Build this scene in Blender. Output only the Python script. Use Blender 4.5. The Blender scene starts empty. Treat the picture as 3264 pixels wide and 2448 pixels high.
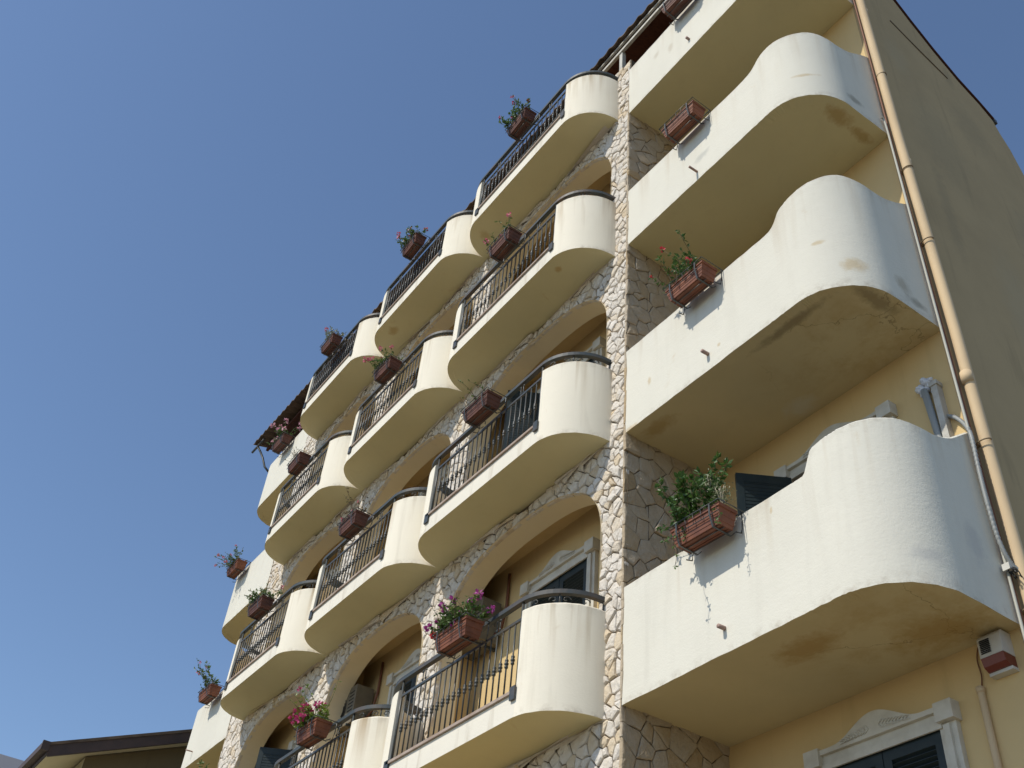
import bpy, math, random
import numpy as np
from mathutils import Vector, Matrix

SC = bpy.context.scene
COL = SC.collection
R = math.radians

# ------------------------------------------------------------------ camera
cam_d = bpy.data.cameras.new("camera")
cam = bpy.data.objects.new("camera", cam_d)
COL.objects.link(cam)
cam_d.sensor_width = 36.0
cam_d.lens = 36.96
cam_d.clip_start = 0.05
cam_d.clip_end = 3000
f_ = Vector((-0.64025715, 0.38132692, 0.66682874))
r_ = Vector((0.57084515, 0.81706662, 0.08085763))
u_ = Vector((0.51401031, -0.43242562, 0.74081137))
C0 = Vector((6.70265, -5.45147, -4.08860))
cam.matrix_world = Matrix(((r_.x, u_.x, -f_.x, C0.x), (r_.y, u_.y, -f_.y, C0.y),
                           (r_.z, u_.z, -f_.z, C0.z), (0, 0, 0, 1)))
SC.camera = cam
SC.render.resolution_x = 1024
SC.render.resolution_y = 768

# ------------------------------------------------------------------ light
SUN_EL, SUN_AZ = 47.5, 1.5            # azimuth: degrees towards -x, measured from -y
w = bpy.data.worlds.new("World")
SC.world = w
w.use_nodes = True
nt = w.node_tree
bg = nt.nodes["Background"]
sky = nt.nodes.new("ShaderNodeTexSky")
sky.sky_type = 'NISHITA'
sky.sun_disc = False
sky.sun_elevation = R(SUN_EL)
sky.sun_rotation = R(180 + SUN_AZ)
sky.altitude = 0
sky.air_density = 1.0
sky.dust_density = 0.3
sky.ozone_density = 3.0
nt.links.new(sky.outputs[0], bg.inputs[0])
bg.inputs[1].default_value = 0.15
sd = bpy.data.lights.new("sun", 'SUN')
sd.energy = 3.8
sd.angle = R(0.53)
sd.color = (1.0, 0.945, 0.84)
so = bpy.data.objects.new("sun", sd)
COL.objects.link(so)
to_sun = Vector((-math.sin(R(SUN_AZ)) * math.cos(R(SUN_EL)), -math.cos(R(SUN_AZ)) * math.cos(R(SUN_EL)), math.sin(R(SUN_EL))))
so.rotation_euler = to_sun.to_track_quat('Z', 'Y').to_euler()
SC.view_settings.view_transform = 'Standard'
SC.view_settings.look = 'None'
SC.view_settings.exposure = 0.0
SC.view_settings.gamma = 1.0

# ------------------------------------------------------------------ materials
def mat(name, col, rough=0.8, spec=0.3, metal=0.0):
    m = bpy.data.materials.new(name)
    m.use_nodes = True
    b = m.node_tree.nodes["Principled BSDF"]
    b.inputs["Base Color"].default_value = (*col, 1)
    b.inputs["Roughness"].default_value = rough
    b.inputs["Metallic"].default_value = metal
    b.inputs["Specular IOR Level"].default_value = spec
    return m

class NT:
    """small node helper"""
    def __init__(s, m):
        s.m = m; s.t = m.node_tree; s.b = s.t.nodes["Principled BSDF"]
        s.co = s.t.nodes.new("ShaderNodeTexCoord").outputs["Object"]
    def n(s, kind, **kw):
        x = s.t.nodes.new(kind)
        for k, v in kw.items(): setattr(x, k, v)
        return x
    def link(s, a, b): s.t.links.new(a, b)
    def mapped(s, scale, loc=(0, 0, 0)):
        mp = s.n("ShaderNodeMapping")
        mp.inputs["Scale"].default_value = scale
        mp.inputs["Location"].default_value = loc
        s.link(s.co, mp.inputs[0]); return mp.outputs[0]
    def noise(s, scale, detail=4, rough=0.55, vec=None, dist=0.0):
        x = s.n("ShaderNodeTexNoise")
        x.inputs["Scale"].default_value = scale
        x.inputs["Detail"].default_value = detail
        x.inputs["Roughness"].default_value = rough
        x.inputs["Distortion"].default_value = dist
        s.link(vec if vec is not None else s.co, x.inputs["Vector"]); return x.outputs["Fac"]
    def ramp(s, fac, stops):
        x = s.n("ShaderNodeValToRGB")
        e = x.color_ramp.elements
        while len(e) < len(stops): e.new(0.5)
        for i, (p, c) in enumerate(stops):
            e[i].position = p; e[i].color = (*c, 1) if len(c) == 3 else c
        s.link(fac, x.inputs[0]); return x.outputs[0]
    def val(s, fac, lo, hi):
        x = s.n("ShaderNodeMapRange")
        x.inputs["From Min"].default_value = lo; x.inputs["From Max"].default_value = hi
        s.link(fac, x.inputs[0]); return x.outputs[0]
    def math(s, op, a, b):
        x = s.n("ShaderNodeMath", operation=op)
        for i, q in enumerate((a, b)):
            if isinstance(q, (int, float)): x.inputs[i].default_value = q
            else: s.link(q, x.inputs[i])
        return x.outputs[0]
    def mix(s, fac, a, b, mode='MIX'):
        x = s.n("ShaderNodeMix", data_type='RGBA', blend_type=mode)
        if isinstance(fac, (int, float)): x.inputs[0].default_value = fac
        else: s.link(fac, x.inputs[0])
        for i, q in ((6, a), (7, b)):
            if isinstance(q, tuple): x.inputs[i].default_value = (*q, 1)
            else: s.link(q, x.inputs[i])
        return x.outputs[2]
    def color(s, c): s.link(c, s.b.inputs["Base Color"])
    def bump(s, h, strength, dist=0.01):
        x = s.n("ShaderNodeBump")
        x.inputs["Strength"].default_value = strength
        x.inputs["Distance"].default_value = dist
        s.link(h, x.inputs["Height"]); s.link(x.outputs[0], s.b.inputs["Normal"])

def stucco(name, base, dirt, rust=(0.5, 0.34, 0.15), streak=0.35, blotch=0.3, rust_amt=0.25, grain=0.35, seed=0.0, drip=0.0):
    m = mat(name, base, 0.92, 0.15)
    k = NT(m)
    big = k.noise(0.9, 5, 0.6, k.mapped((1, 1, 1), (seed, 3, 1)))
    c = k.mix(k.math('MULTIPLY', k.val(big, 0.42, 0.72), blotch), base, tuple(x * 0.86 for x in base))
    st = k.noise(3.2, 4, 0.6, k.mapped((1.6, 1.6, 0.16), (seed, 0, 0)), 0.4)
    c = k.mix(k.math('MULTIPLY', k.val(st, 0.56, 0.78), streak), c, dirt)
    ru = k.noise(2.3, 6, 0.65, k.mapped((1, 1, 0.6), (7 + seed, 2, 5)), 0.8)
    c = k.mix(k.math('MULTIPLY', k.val(ru, 0.66, 0.78), rust_amt), c, rust)
    if drip:
        at = k.n("ShaderNodeAttribute", attribute_name='tint').outputs["Fac"]
        d = k.noise(5.5, 3, 0.5, k.mapped((1.5, 1.5, 0.10), (seed, 1, 9)), 0.3)
        top = k.math('POWER', at, 2.2)
        f = k.math('MULTIPLY', k.val(d, 0.52, 0.74), top)
        c = k.mix(k.math('MULTIPLY', f, drip), c, (0.36, 0.24, 0.11))
        e = k.noise(9, 5, 0.7, k.mapped((1, 1, 1), (3 + seed, 1, 2)))
        rim = k.math('MULTIPLY', k.val(at, 0.90, 1.0), k.val(e, 0.45, 0.7))
        low = k.math('MULTIPLY', k.val(at, 0.075, 0.0), k.val(e, 0.46, 0.66))
        c = k.mix(k.math('MULTIPLY', k.math('ADD', rim, low), 0.45), c, (0.30, 0.24, 0.17))
    k.color(c)
    fine = k.noise(48, 4, 0.65)
    mid = k.noise(7, 6, 0.7, k.mapped((1, 1, 1.7)))
    h = k.math('ADD', k.math('MULTIPLY', fine, 0.30), k.math('MULTIPLY', mid, 0.55))
    k.bump(h, grain, 0.012)
    return m

M = {}
M['white'] = stucco('white_stucco', (0.71, 0.68, 0.585), (0.48, 0.45, 0.38), streak=0.22, blotch=0.45, rust_amt=0.40, drip=0.30, grain=0.5)
M['cream'] = stucco('cream_stucco', (0.86, 0.795, 0.655), (0.46, 0.40, 0.30), streak=0.30, blotch=0.45, rust_amt=0.40, seed=4.0, drip=0.75)
M['slabface'] = stucco('stained_slab_edge', (0.78, 0.73, 0.62), (0.40, 0.33, 0.24), streak=0.6, blotch=0.5, rust_amt=0.5, seed=11.0)
M['lining'] = stucco('arch_lining_plaster', (0.80, 0.68, 0.46), (0.5, 0.4, 0.25), streak=0.1, blotch=0.3, rust_amt=0.2, seed=2.0)
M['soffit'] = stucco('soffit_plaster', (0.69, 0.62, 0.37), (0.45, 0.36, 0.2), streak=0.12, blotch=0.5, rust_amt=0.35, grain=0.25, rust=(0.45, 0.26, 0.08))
M['yellow'] = stucco('yellow_plaster', (0.68, 0.50, 0.25), (0.42, 0.30, 0.14), streak=0.22, blotch=0.5, rust_amt=0.15)
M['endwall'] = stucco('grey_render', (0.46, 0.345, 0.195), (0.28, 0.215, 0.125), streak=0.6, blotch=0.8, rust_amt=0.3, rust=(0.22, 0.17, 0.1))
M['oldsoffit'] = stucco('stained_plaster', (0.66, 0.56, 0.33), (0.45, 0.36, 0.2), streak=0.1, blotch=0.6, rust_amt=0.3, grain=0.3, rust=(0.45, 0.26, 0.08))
def stain_soffit(m, cx, cy, rad):
    k = NT(m)
    old = k.b.inputs["Base Color"].links[0].from_socket
    mp = k.n("ShaderNodeVectorMath", operation='DISTANCE')
    fl = k.n("ShaderNodeVectorMath", operation='MULTIPLY'); fl.inputs[1].default_value = (1, 1.2, 0)
    k.link(k.co, fl.inputs[0]); k.link(fl.outputs[0], mp.inputs[0]); mp.inputs[1].default_value = (cx, cy * 1.2, 0)
    near = k.val(mp.outputs["Value"], rad, rad * 0.35)
    ns = k.noise(2.2, 8, 0.7, None, 0.25)
    f = k.math('MULTIPLY', k.val(ns, 0.44, 0.66), near)
    c = k.mix(k.math('MULTIPLY', f, 0.5), old, (0.43, 0.27, 0.08))
    # cracks: thin warped cell edges
    vo = k.n("ShaderNodeTexVoronoi", feature='DISTANCE_TO_EDGE'); vo.inputs["Scale"].default_value = 0.85
    wv = k.n("ShaderNodeVectorMath", operation='ADD')
    nn = k.n("ShaderNodeTexNoise"); nn.inputs["Scale"].default_value = 5; nn.inputs["Detail"].default_value = 5
    k.link(k.co, nn.inputs[0])
    sc = k.n("ShaderNodeVectorMath", operation='SCALE'); sc.inputs["Scale"].default_value = 0.35
    k.link(nn.outputs["Color"], sc.inputs[0]); k.link(sc.outputs[0], wv.inputs[0]); k.link(k.co, wv.inputs[1])
    k.link(wv.outputs[0], vo.inputs["Vector"])
    cr = k.math('MULTIPLY', k.val(vo.outputs["Distance"], 0.0045, 0.001), k.val(mp.outputs["Value"], rad * 0.9, rad * 0.5))
    c = k.mix(k.math('MULTIPLY', cr, 0.5), c, (0.14, 0.09, 0.045))
    k.color(c)
stain_soffit(M['oldsoffit'], 2.45, 0.75, 1.15)
def patches(m, spots, amount=0.6):
    """local stains with their own ragged outline: (x, y, z, rx, ry, rz, colour)"""
    k = NT(m)
    c = k.b.inputs["Base Color"].links[0].from_socket
    rag = k.noise(11, 5, 0.7)
    for (x, y, z, rx, ry, rz, col) in spots:
        sub = k.n("ShaderNodeVectorMath", operation='SUBTRACT'); sub.inputs[1].default_value = (x, y, z); k.link(k.co, sub.inputs[0])
        mul = k.n("ShaderNodeVectorMath", operation='MULTIPLY'); mul.inputs[1].default_value = (1 / rx, 1 / ry, 1 / rz); k.link(sub.outputs[0], mul.inputs[0])
        ln = k.n("ShaderNodeVectorMath", operation='LENGTH'); k.link(mul.outputs[0], ln.inputs[0])
        d = k.math('ADD', ln.outputs["Value"], k.math('MULTIPLY', rag, 1.6))
        c = k.mix(k.math('MULTIPLY', k.val(d, 1.95, 1.2), amount), c, col)
    k.color(c)
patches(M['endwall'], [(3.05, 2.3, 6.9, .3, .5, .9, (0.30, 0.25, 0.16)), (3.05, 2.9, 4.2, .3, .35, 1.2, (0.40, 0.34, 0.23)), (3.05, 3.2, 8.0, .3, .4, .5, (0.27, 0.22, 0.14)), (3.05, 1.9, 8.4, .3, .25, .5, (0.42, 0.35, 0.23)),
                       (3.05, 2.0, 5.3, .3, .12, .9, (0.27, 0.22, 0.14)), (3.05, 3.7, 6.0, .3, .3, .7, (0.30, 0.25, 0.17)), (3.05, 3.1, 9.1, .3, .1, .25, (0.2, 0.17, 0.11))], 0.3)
OCH, DRK, GRY = (0.50, 0.36, 0.17), (0.20, 0.18, 0.13), (0.62, 0.60, 0.54)
patches(M['white'], [(2.92, 0.25, 3.337, .09, .2, .10, OCH), (2.71, 0.07, 3.689, .07, .2, .03, OCH), (3.03, 0.79, 3.33, .1, .10, .11, (0.36, 0.31, 0.22)), (3.03, 0.95, 3.19, .1, .15, .06, DRK),
                     (3.03, 0.73, 6.32, .1, .14, .07, DRK), (0.384, 0, 3.52, .03, .2, .06, OCH), (0.083, 0, 3.05, .13, .2, .05, OCH), (1.43, 0, 3.275, .025, .2, .025, OCH), (1.88, 0, 1.05, .015, .2, .035, OCH),
                     (1.36, 0, 6.47, .14, .2, .07, (0.42, 0.42, 0.38)), (2.85, 0.17, 6.5, .12, .2, .03, OCH), (0.9, 0, 9.55, .06, .2, .12, (0.52, 0.46, 0.36)), (0.6, 0, 9.75, .06, .2, .09, (0.52, 0.46, 0.36)),
                     (2.97, 0.35, 0.25, .12, .15, .07, (0.5, 0.49, 0.46)), (3.03, 0.9, 0.55, .1, .10, .22, (0.5, 0.49, 0.46))], 0.55)
patches(M['soffit'], [(2.86, 0.62, 6.1, .10, .22, .3, (0.40, 0.24, 0.07)), (2.84, 1.0, 6.1, .07, .2, .3, (0.40, 0.24, 0.07)), (-0.9, -0.42, 6.13, .06, .05, .2, (0.45, 0.27, 0.08)),
                      (-6.2, -0.37, 9.14, .13, .09, .2, (0.45, 0.29, 0.1)), (-3.3, -0.3, 9.14, .1, .12, .2, (0.48, 0.36, 0.16))], 0.6)
patches(M['oldsoffit'], [(1.45, 1.08, 3.05, .20, .13, .3, (0.66, 0.63, 0.52)), (1.75, 0.40, 0, .34, .17, .3, (0.42, 0.25, 0.07)), (2.6, 0.9, 0, .42, .24, .3, (0.43, 0.27, 0.08)),
                         (2.2, 0.16, 3.05, .5, .06, .2, (0.22, 0.17, 0.10)), (2.9, 0.5, 3.05, .09, .3, .2, (0.24, 0.18, 0.1)), (0.3, 0.2, 3.05, .25, .1, .2, (0.45, 0.29, 0.1))], 0.62)

def stone_mat(nm='rubble_stone', dim=1.0):
    m = mat(nm, (0.6, 0.55, 0.47), 0.9, 0.2)
    k = NT(m)
    at = k.n("ShaderNodeAttribute", attribute_name='tint')
    c = k.ramp(at.outputs["Fac"], [(0.0, (0.68, 0.62, 0.54)), (0.35, (0.73, 0.67, 0.59)), (0.6, (0.69, 0.60, 0.48)), (0.8, (0.66, 0.54, 0.38)), (1.0, (0.58, 0.46, 0.32))])
    n1 = k.noise(7, 6, 0.65)
    c = k.mix(k.math('MULTIPLY', k.val(n1, 0.45, 0.75), 0.45), c, (0.47, 0.38, 0.26))
    n2 = k.noise(30, 4, 0.6)
    c = k.mix(k.math('MULTIPLY', k.val(n2, 0.5, 0.8), 0.3), c, (0.82, 0.79, 0.74))
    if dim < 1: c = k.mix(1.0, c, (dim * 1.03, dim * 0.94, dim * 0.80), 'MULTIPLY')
    k.color(c)
    k.bump(k.math('ADD', k.noise(14, 6, 0.65), k.math('MULTIPLY', n2, 0.35)), 0.8, 0.03)
    return m
M['stone'] = stone_mat()
M['sidestone'] = stone_mat('darker_side_stone', 0.66)  # facing stone multiplied darker and browner for the pier sides
M['mortar'] = mat('mortar', (0.13, 0.10, 0.068), 0.95, 0.1)
def noisy(name, c1, c2, scale, rough=0.7, spec=0.3, bump=0.2, lo=0.4, hi=0.65, stretch=(1, 1, 1), metal=0.0):
    m = mat(name, c1, rough, spec, metal)
    k = NT(m)
    n = k.noise(scale, 5, 0.6, k.mapped(stretch))
    k.color(k.mix(k.val(n, lo, hi), c1, c2))
    if bump: k.bump(n, bump, 0.01)
    return m
M['iron'] = noisy('green_grey_iron', (0.045, 0.055, 0.055), (0.085, 0.075, 0.062), 9, 0.42, 0.5, 0.1)
M['rail_iron'] = noisy('handrail_iron', (0.05, 0.062, 0.066), (0.11, 0.085, 0.07), 3, 0.55, 0.35, 0.1, 0.45, 0.7)
M['nosing'] = noisy('slab_nosing', (0.42, 0.34, 0.28), (0.30, 0.22, 0.17), 5, 0.8, 0.2, 0.2)
M['terracotta'] = noisy('terracotta_plastic', (0.24, 0.088, 0.046), (0.15, 0.058, 0.036), 6, 0.6, 0.3, 0.1)
M['dark_terracotta'] = noisy('dull_terracotta', (0.15, 0.062, 0.042), (0.09, 0.043, 0.034), 6, 0.65, 0.3, 0.1)
M['spout'] = noisy('faded_pvc', (0.40, 0.27, 0.22), (0.30, 0.2, 0.16), 20, 0.6, 0.3, 0.0)
M['soil'] = noisy('soil', (0.06, 0.04, 0.025), (0.03, 0.02, 0.012), 40, 0.95, 0.1, 0.5)
M['frame'] = noisy('carved_surround', (0.66, 0.62, 0.53), (0.54, 0.49, 0.40), 4, 0.8, 0.2, 0.15)
M['shutter'] = noisy('dark_green_shutter', (0.012, 0.022, 0.024), (0.022, 0.032, 0.032), 5, 0.45, 0.4, 0.05)
M['tile'] = noisy('roof_sheet', (0.17, 0.125, 0.09), (0.10, 0.075, 0.058), 3, 0.8, 0.2, 0.2)
M['wood'] = noisy('red_brown_boards', (0.10, 0.038, 0.024), (0.062, 0.024, 0.017), 4, 0.7, 0.25, 0.2, stretch=(9, 0.6, 9))
M['paintmetal'] = noisy('pale_painted_metal', (0.52, 0.50, 0.44), (0.38, 0.35, 0.30), 6, 0.6, 0.3, 0.05)
M['pipe'] = noisy('cream_pipe_paint', (0.66, 0.50, 0.31), (0.56, 0.42, 0.26), 2.5, 0.75, 0.2, 0.05, stretch=(1, 1, 0.3))
M['strap'] = mat('strap_steel', (0.30, 0.22, 0.13), 0.6, 0.4)
M['cable'] = mat('pale_cable', (0.46, 0.45, 0.39), 0.6, 0.3)
M['brown_cable_and_shade'] = mat('brown_cable_and_shade', (0.20, 0.09, 0.055), 0.6, 0.3)  # wire and hose colour, also the strip that imitates shade beside the drainpipe
M['flex'] = mat('grey_conduit', (0.27, 0.28, 0.27), 0.5, 0.4)
M['white_plastic'] = noisy('white_plastic', (0.62, 0.60, 0.54), (0.5, 0.47, 0.41), 3, 0.5, 0.35, 0.0)
M['casing'] = noisy('shade_dark_casing', (0.20, 0.17, 0.12), (0.15, 0.125, 0.09), 3, 0.6, 0.3, 0.0)  # casing colour darkened to stand in for the loggia's shade
M['red_plastic'] = mat('red_lens', (0.17, 0.032, 0.02), 0.35, 0.5)
M['grille'] = mat('dark_grille', (0.03, 0.03, 0.03), 0.7, 0.2)
M['foam'] = noisy('white_foam', (0.75, 0.75, 0.76), (0.55, 0.55, 0.58), 40, 0.9, 0.2, 0.8)
M['paving'] = noisy('pale_paving', (0.20, 0.175, 0.125), (0.155, 0.135, 0.10), 0.6, 0.9, 0.2, 0.2)
M['asphalt'] = noisy('asphalt', (0.055, 0.053, 0.05), (0.04, 0.04, 0.04), 2, 0.9, 0.2, 0.3)
M['housewall'] = stucco('brown_render', (0.16, 0.125, 0.07), (0.09, 0.07, 0.045), streak=0.4, blotch=0.6)
M['housetrim'] = stucco('pale_yellow_render', (0.66, 0.60, 0.42), (0.4, 0.35, 0.22), streak=0.3, blotch=0.4)
M['fascia'] = noisy('purple_brown_fascia', (0.085, 0.06, 0.055), (0.06, 0.045, 0.045), 2, 0.6, 0.3, 0.05)
M['farwall'] = stucco('grey_lilac_render', (0.66, 0.57, 0.54), (0.5, 0.45, 0.43), streak=0.2)
M['glass'] = mat('dark_glass', (0.02, 0.025, 0.03), 0.1, 0.5)

def leafmat(name, c1, c2, tr=0.3):
    m = bpy.data.materials.new(name); m.use_nodes = True
    t = m.node_tree; b = t.nodes["Principled BSDF"]
    b.inputs["Roughness"].default_value = 0.45
    b.inputs["Specular IOR Level"].default_value = 0.4
    k = NT(m)
    n = k.noise(23, 2, 0.5)
    c = k.mix(k.val(n, 0.35, 0.65), c1, c2)
    k.color(c)
    tl = t.nodes.new("ShaderNodeBsdfTranslucent"); t.links.new(c, tl.inputs[0])
    mx = t.nodes.new("ShaderNodeMixShader"); mx.inputs[0].default_value = tr
    t.links.new(b.outputs[0], mx.inputs[1]); t.links.new(tl.outputs[0], mx.inputs[2])
    t.links.new(mx.outputs[0], t.nodes["Material Output"].inputs[0])
    return m
LEAF = {
 'dark': leafmat('dark_leaf', (0.045, 0.11, 0.022), (0.10, 0.18, 0.04)),
 'mid': leafmat('mid_leaf', (0.075, 0.15, 0.035), (0.15, 0.22, 0.06)),
 'lime': leafmat('lime_leaf', (0.13, 0.22, 0.03), (0.24, 0.32, 0.05)),
 'grey': leafmat('grey_green_leaf', (0.20, 0.23, 0.12), (0.30, 0.31, 0.19)),
 'dry': leafmat('dry_leaf', (0.22, 0.15, 0.09), (0.14, 0.13, 0.06)),
}
STEM = {'green': mat('green_stem', (0.10, 0.12, 0.04), 0.7), 'brown': mat('woody_stem', (0.16, 0.11, 0.07), 0.8), 'straw': mat('straw_stem', (0.45, 0.40, 0.30), 0.8)}
PETAL = {'pink': leafmat('pink_petal', (0.62, 0.14, 0.20), (0.72, 0.28, 0.34)),
         'magenta': leafmat('magenta_petal', (0.38, 0.04, 0.27), (0.52, 0.11, 0.38)),
         'cerise': leafmat('cerise_petal', (0.52, 0.03, 0.16), (0.62, 0.09, 0.26)),
         'red': leafmat('red_petal', (0.55, 0.03, 0.05), (0.66, 0.08, 0.10)),
         'pale': leafmat('pale_petal', (0.70, 0.35, 0.45), (0.75, 0.45, 0.5))}

# ------------------------------------------------------------------ mesh builder
class MB:
    def __init__(s): s.v = []; s.f = []; s.m = []; s.sm = []; s.t = []
    def add(s, vs, fs, mi=0, smooth=False, tint=None):
        o = len(s.v); s.v.extend(tuple(map(float, q)) for q in vs)
        for q in fs: s.f.append(tuple(i + o for i in q)); s.m.append(mi); s.sm.append(smooth)
        s.t.extend([0.0 if tint is None else tint] * len(vs))
    def box(s, x0, x1, y0, y1, z0, z1, mi=0, bevel=0.0):
        v = [(x0, y0, z0), (x1, y0, z0), (x1, y1, z0), (x0, y1, z0), (x0, y0, z1), (x1, y0, z1), (x1, y1, z1), (x0, y1, z1)]
        s.add(v, [(3, 2, 1, 0), (4, 5, 6, 7), (0, 1, 5, 4), (1, 2, 6, 5), (2, 3, 7, 6), (3, 0, 4, 7)], mi)
    def obox(s, c, ax, ay, az, hx, hy, hz, mi=0):
        c, ax, ay, az = map(Vector, (c, ax, ay, az))
        v = [c + ax * (sx * hx) + ay * (sy * hy) + az * (sz * hz) for sz in (-1, 1) for sx, sy in ((-1, -1), (1, -1), (1, 1), (-1, 1))]
        s.add(v, [(3, 2, 1, 0), (4, 5, 6, 7), (0, 1, 5, 4), (1, 2, 6, 5), (2, 3, 7, 6), (3, 0, 4, 7)], mi)
    def tube(s, path, r, n=6, mi=0, smooth=True, up=(0, 0, 1), sx=1.0, sy=1.0, rot=0.0):
        P = [Vector(q) for q in path]; rr = r if isinstance(r, (list, tuple)) else [r] * len(P)
        vs = []
        for i, q in enumerate(P):
            d = (P[min(i + 1, len(P) - 1)] - P[max(i - 1, 0)])
            d = d.normalized() if d.length > 1e-9 else Vector((0, 0, 1))
            u = Vector(up)
            if abs(d.dot(u)) > 0.95: u = Vector((0, 1, 0)) if abs(d.y) < 0.9 else Vector((1, 0, 0))
            a = d.cross(u).normalized(); b = a.cross(d).normalized()
            for k in range(n):
                t = 2 * math.pi * k / n + rot
                vs.append(q + a * (math.cos(t) * rr[i] * sx) + b * (math.sin(t) * rr[i] * sy))
        fs = [(i * n + k, i * n + (k + 1) % n, (i + 1) * n + (k + 1) % n, (i + 1) * n + k) for i in range(len(P) - 1) for k in range(n)]
        fs += [tuple(range(n - 1, -1, -1)), tuple((len(P) - 1) * n + k for k in range(n))]
        s.add(vs, fs, mi, smooth)
    def flat(s, path, w, h, mi=0):
        """rectangular bar swept along a path, w across, h upright"""
        s.tube(path, math.sqrt(0.5), 4, mi, False, (0, 0, 1), w, h, math.pi / 4)
    def prism_y(s, poly, y0, y1, mi=0):
        """polygon in (x,z), extruded along y"""
        n = len(poly)
        v = [(x, y0, z) for x, z in poly] + [(x, y1, z) for x, z in poly]
        s.add(v, [tuple(range(n)), tuple(range(2 * n - 1, n - 1, -1))] + [(i, i + n, (i + 1) % n + n, (i + 1) % n) for i in range(n)], mi)
    def prism_x(s, poly, x0, x1, mi=0):
        n = len(poly)
        v = [(x0, y, z) for y, z in poly] + [(x1, y, z) for y, z in poly]
        s.add(v, [tuple(range(n)), tuple(range(2 * n - 1, n - 1, -1))] + [(i, i + n, (i + 1) % n + n, (i + 1) % n) for i in range(n)], mi)
    def prism_z(s, poly, z0, z1, mi_bot=0, mi_side=0, mi_top=0):
        n = len(poly)
        v = [(x, y, z0) for x, y in poly] + [(x, y, z1) for x, y in poly]
        s.add(v, [tuple(range(n - 1, -1, -1))], mi_bot)
        s.add(v, [tuple(range(n, 2 * n))], mi_top)
        s.add(v, [(i, (i + 1) % n, (i + 1) % n + n, i + n) for i in range(n)], mi_side)
    def build(s, name, mats, parent=None, fix=True):
        me = bpy.data.meshes.new(name)
        me.from_pydata(s.v, [], s.f)
        for q in (mats if isinstance(mats, (list, tuple)) else [mats]): me.materials.append(q)
        me.polygons.foreach_set('material_index', s.m)
        me.polygons.foreach_set('use_smooth', s.sm)
        if any(s.t):
            a = me.attributes.new('tint', 'FLOAT', 'POINT'); a.data.foreach_set('value', s.t)
        me.update()
        if fix:
            import bmesh
            b = bmesh.new(); b.from_mesh(me); bmesh.ops.recalc_face_normals(b, faces=b.faces); b.to_mesh(me); b.free()
        o = bpy.data.objects.new(name, me); COL.objects.link(o)
        if parent is not None: o.parent = parent
        return o

def tag(o, label=None, cat=None, group=None, kind=None):
    if label: o['label'] = label
    if cat: o['category'] = cat
    if group: o['group'] = group
    if kind: o['kind'] = kind
    return o
def empty(name, label, cat, loc=(0, 0, 0), group=None):
    o = bpy.data.objects.new(name, None); COL.objects.link(o)
    o.location = loc; o.empty_display_size = 0.2
    return tag(o, label, cat, group)
def attach(o, root):
    """parent a mesh built in world coordinates to an empty standing elsewhere"""
    o.parent = root
    o.matrix_parent_inverse = Matrix.Translation(root.location).inverted()
    return o

# ------------------------------------------------------------------ levels (metres, soffit of the first balcony = 0)
GROUND = -5.72
zR = [-3.05, 0.0, 3.051, 6.099, 9.0]
zM = [-3.10, -0.047, 3.099, 6.128, 9.136, 12.2]
zL = [-3.05, -0.02, 3.01, 5.97, 8.93]
XR, D = 3.03, 1.25
BAY = [(-0.27, -3.72), (-3.72, -6.92), (-6.92, -10.0)]          # balcony ends (right, left)
JAMB = [(-0.38, -3.46), (-3.93, -6.66), (-7.19, -9.80)]         # arch jambs (right, left)
CELL = [(0.0, -3.695), (-3.695, -6.925), (-6.925, -10.68)]
def smooth(t): t = max(0, min(1, t)); return t * t * (3 - 2 * t)
def lerp_table(tab, s):
    if s <= tab[0][0]: return tab[0][1]
    for (a, u), (b, v) in zip(tab, tab[1:]):
        if s <= b: return u + (v - u) * smooth((s - a) / (b - a))
    return tab[-1][1]

# ------------------------------------------------------------------ setting
g = MB(); g.add([(-900, -900, GROUND), (900, -900, GROUND), (900, 900, GROUND), (-900, 900, GROUND)], [(0, 1, 2, 3)])
tag(g.build('ground', M['paving']), 'pale paved ground around the apartment block', 'ground', kind='structure')
g = MB(); g.add([(-900, -19, GROUND + 0.004), (900, -19, GROUND + 0.004), (900, -12, GROUND + 0.004), (-900, -12, GROUND + 0.004)], [(0, 1, 2, 3)])
tag(g.build('road', M['asphalt']), 'asphalt road in front of the apartment block', 'road', kind='structure')
g = MB(); g.box(-60, 40, -12.0, -11.8, GROUND - 0.05, GROUND + 0.12); g.box(-60, 40, -19.2, -19.0, GROUND - 0.05, GROUND + 0.12)
tag(g.build('kerb', M['paving']), 'stone kerbs along the road', 'kerb', kind='structure')

B = empty('apartment_building', 'large cream apartment block with rounded balconies and rubble stone piers', 'building', (-5, 1.25, GROUND))
def bpart(mb, name, mats, parent=None, fix=True):
    o = mb.build(name, mats, None, fix)
    attach(o, B)
    if parent is not None:
        o.parent = parent; o.matrix_parent_inverse = parent.matrix_world.inverted()
        o.matrix_parent_inverse = Matrix.Identity(4)
    return o

# ---- arches
def arch(l, b):
    xr, xl = JAMB[b]
    a = (xr - xl) / 2; cx = (xr + xl) / 2
    top = zM[l + 1] - 0.19; zs = top - 0.98
    return cx, a, zs, top - zs
NE = 2.5
def arch_z(x, cx, a, zs, h):
    q = min(1.0, abs((x - cx) / a)); return zs + h * (1 - q ** NE) ** (1 / NE)

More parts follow.
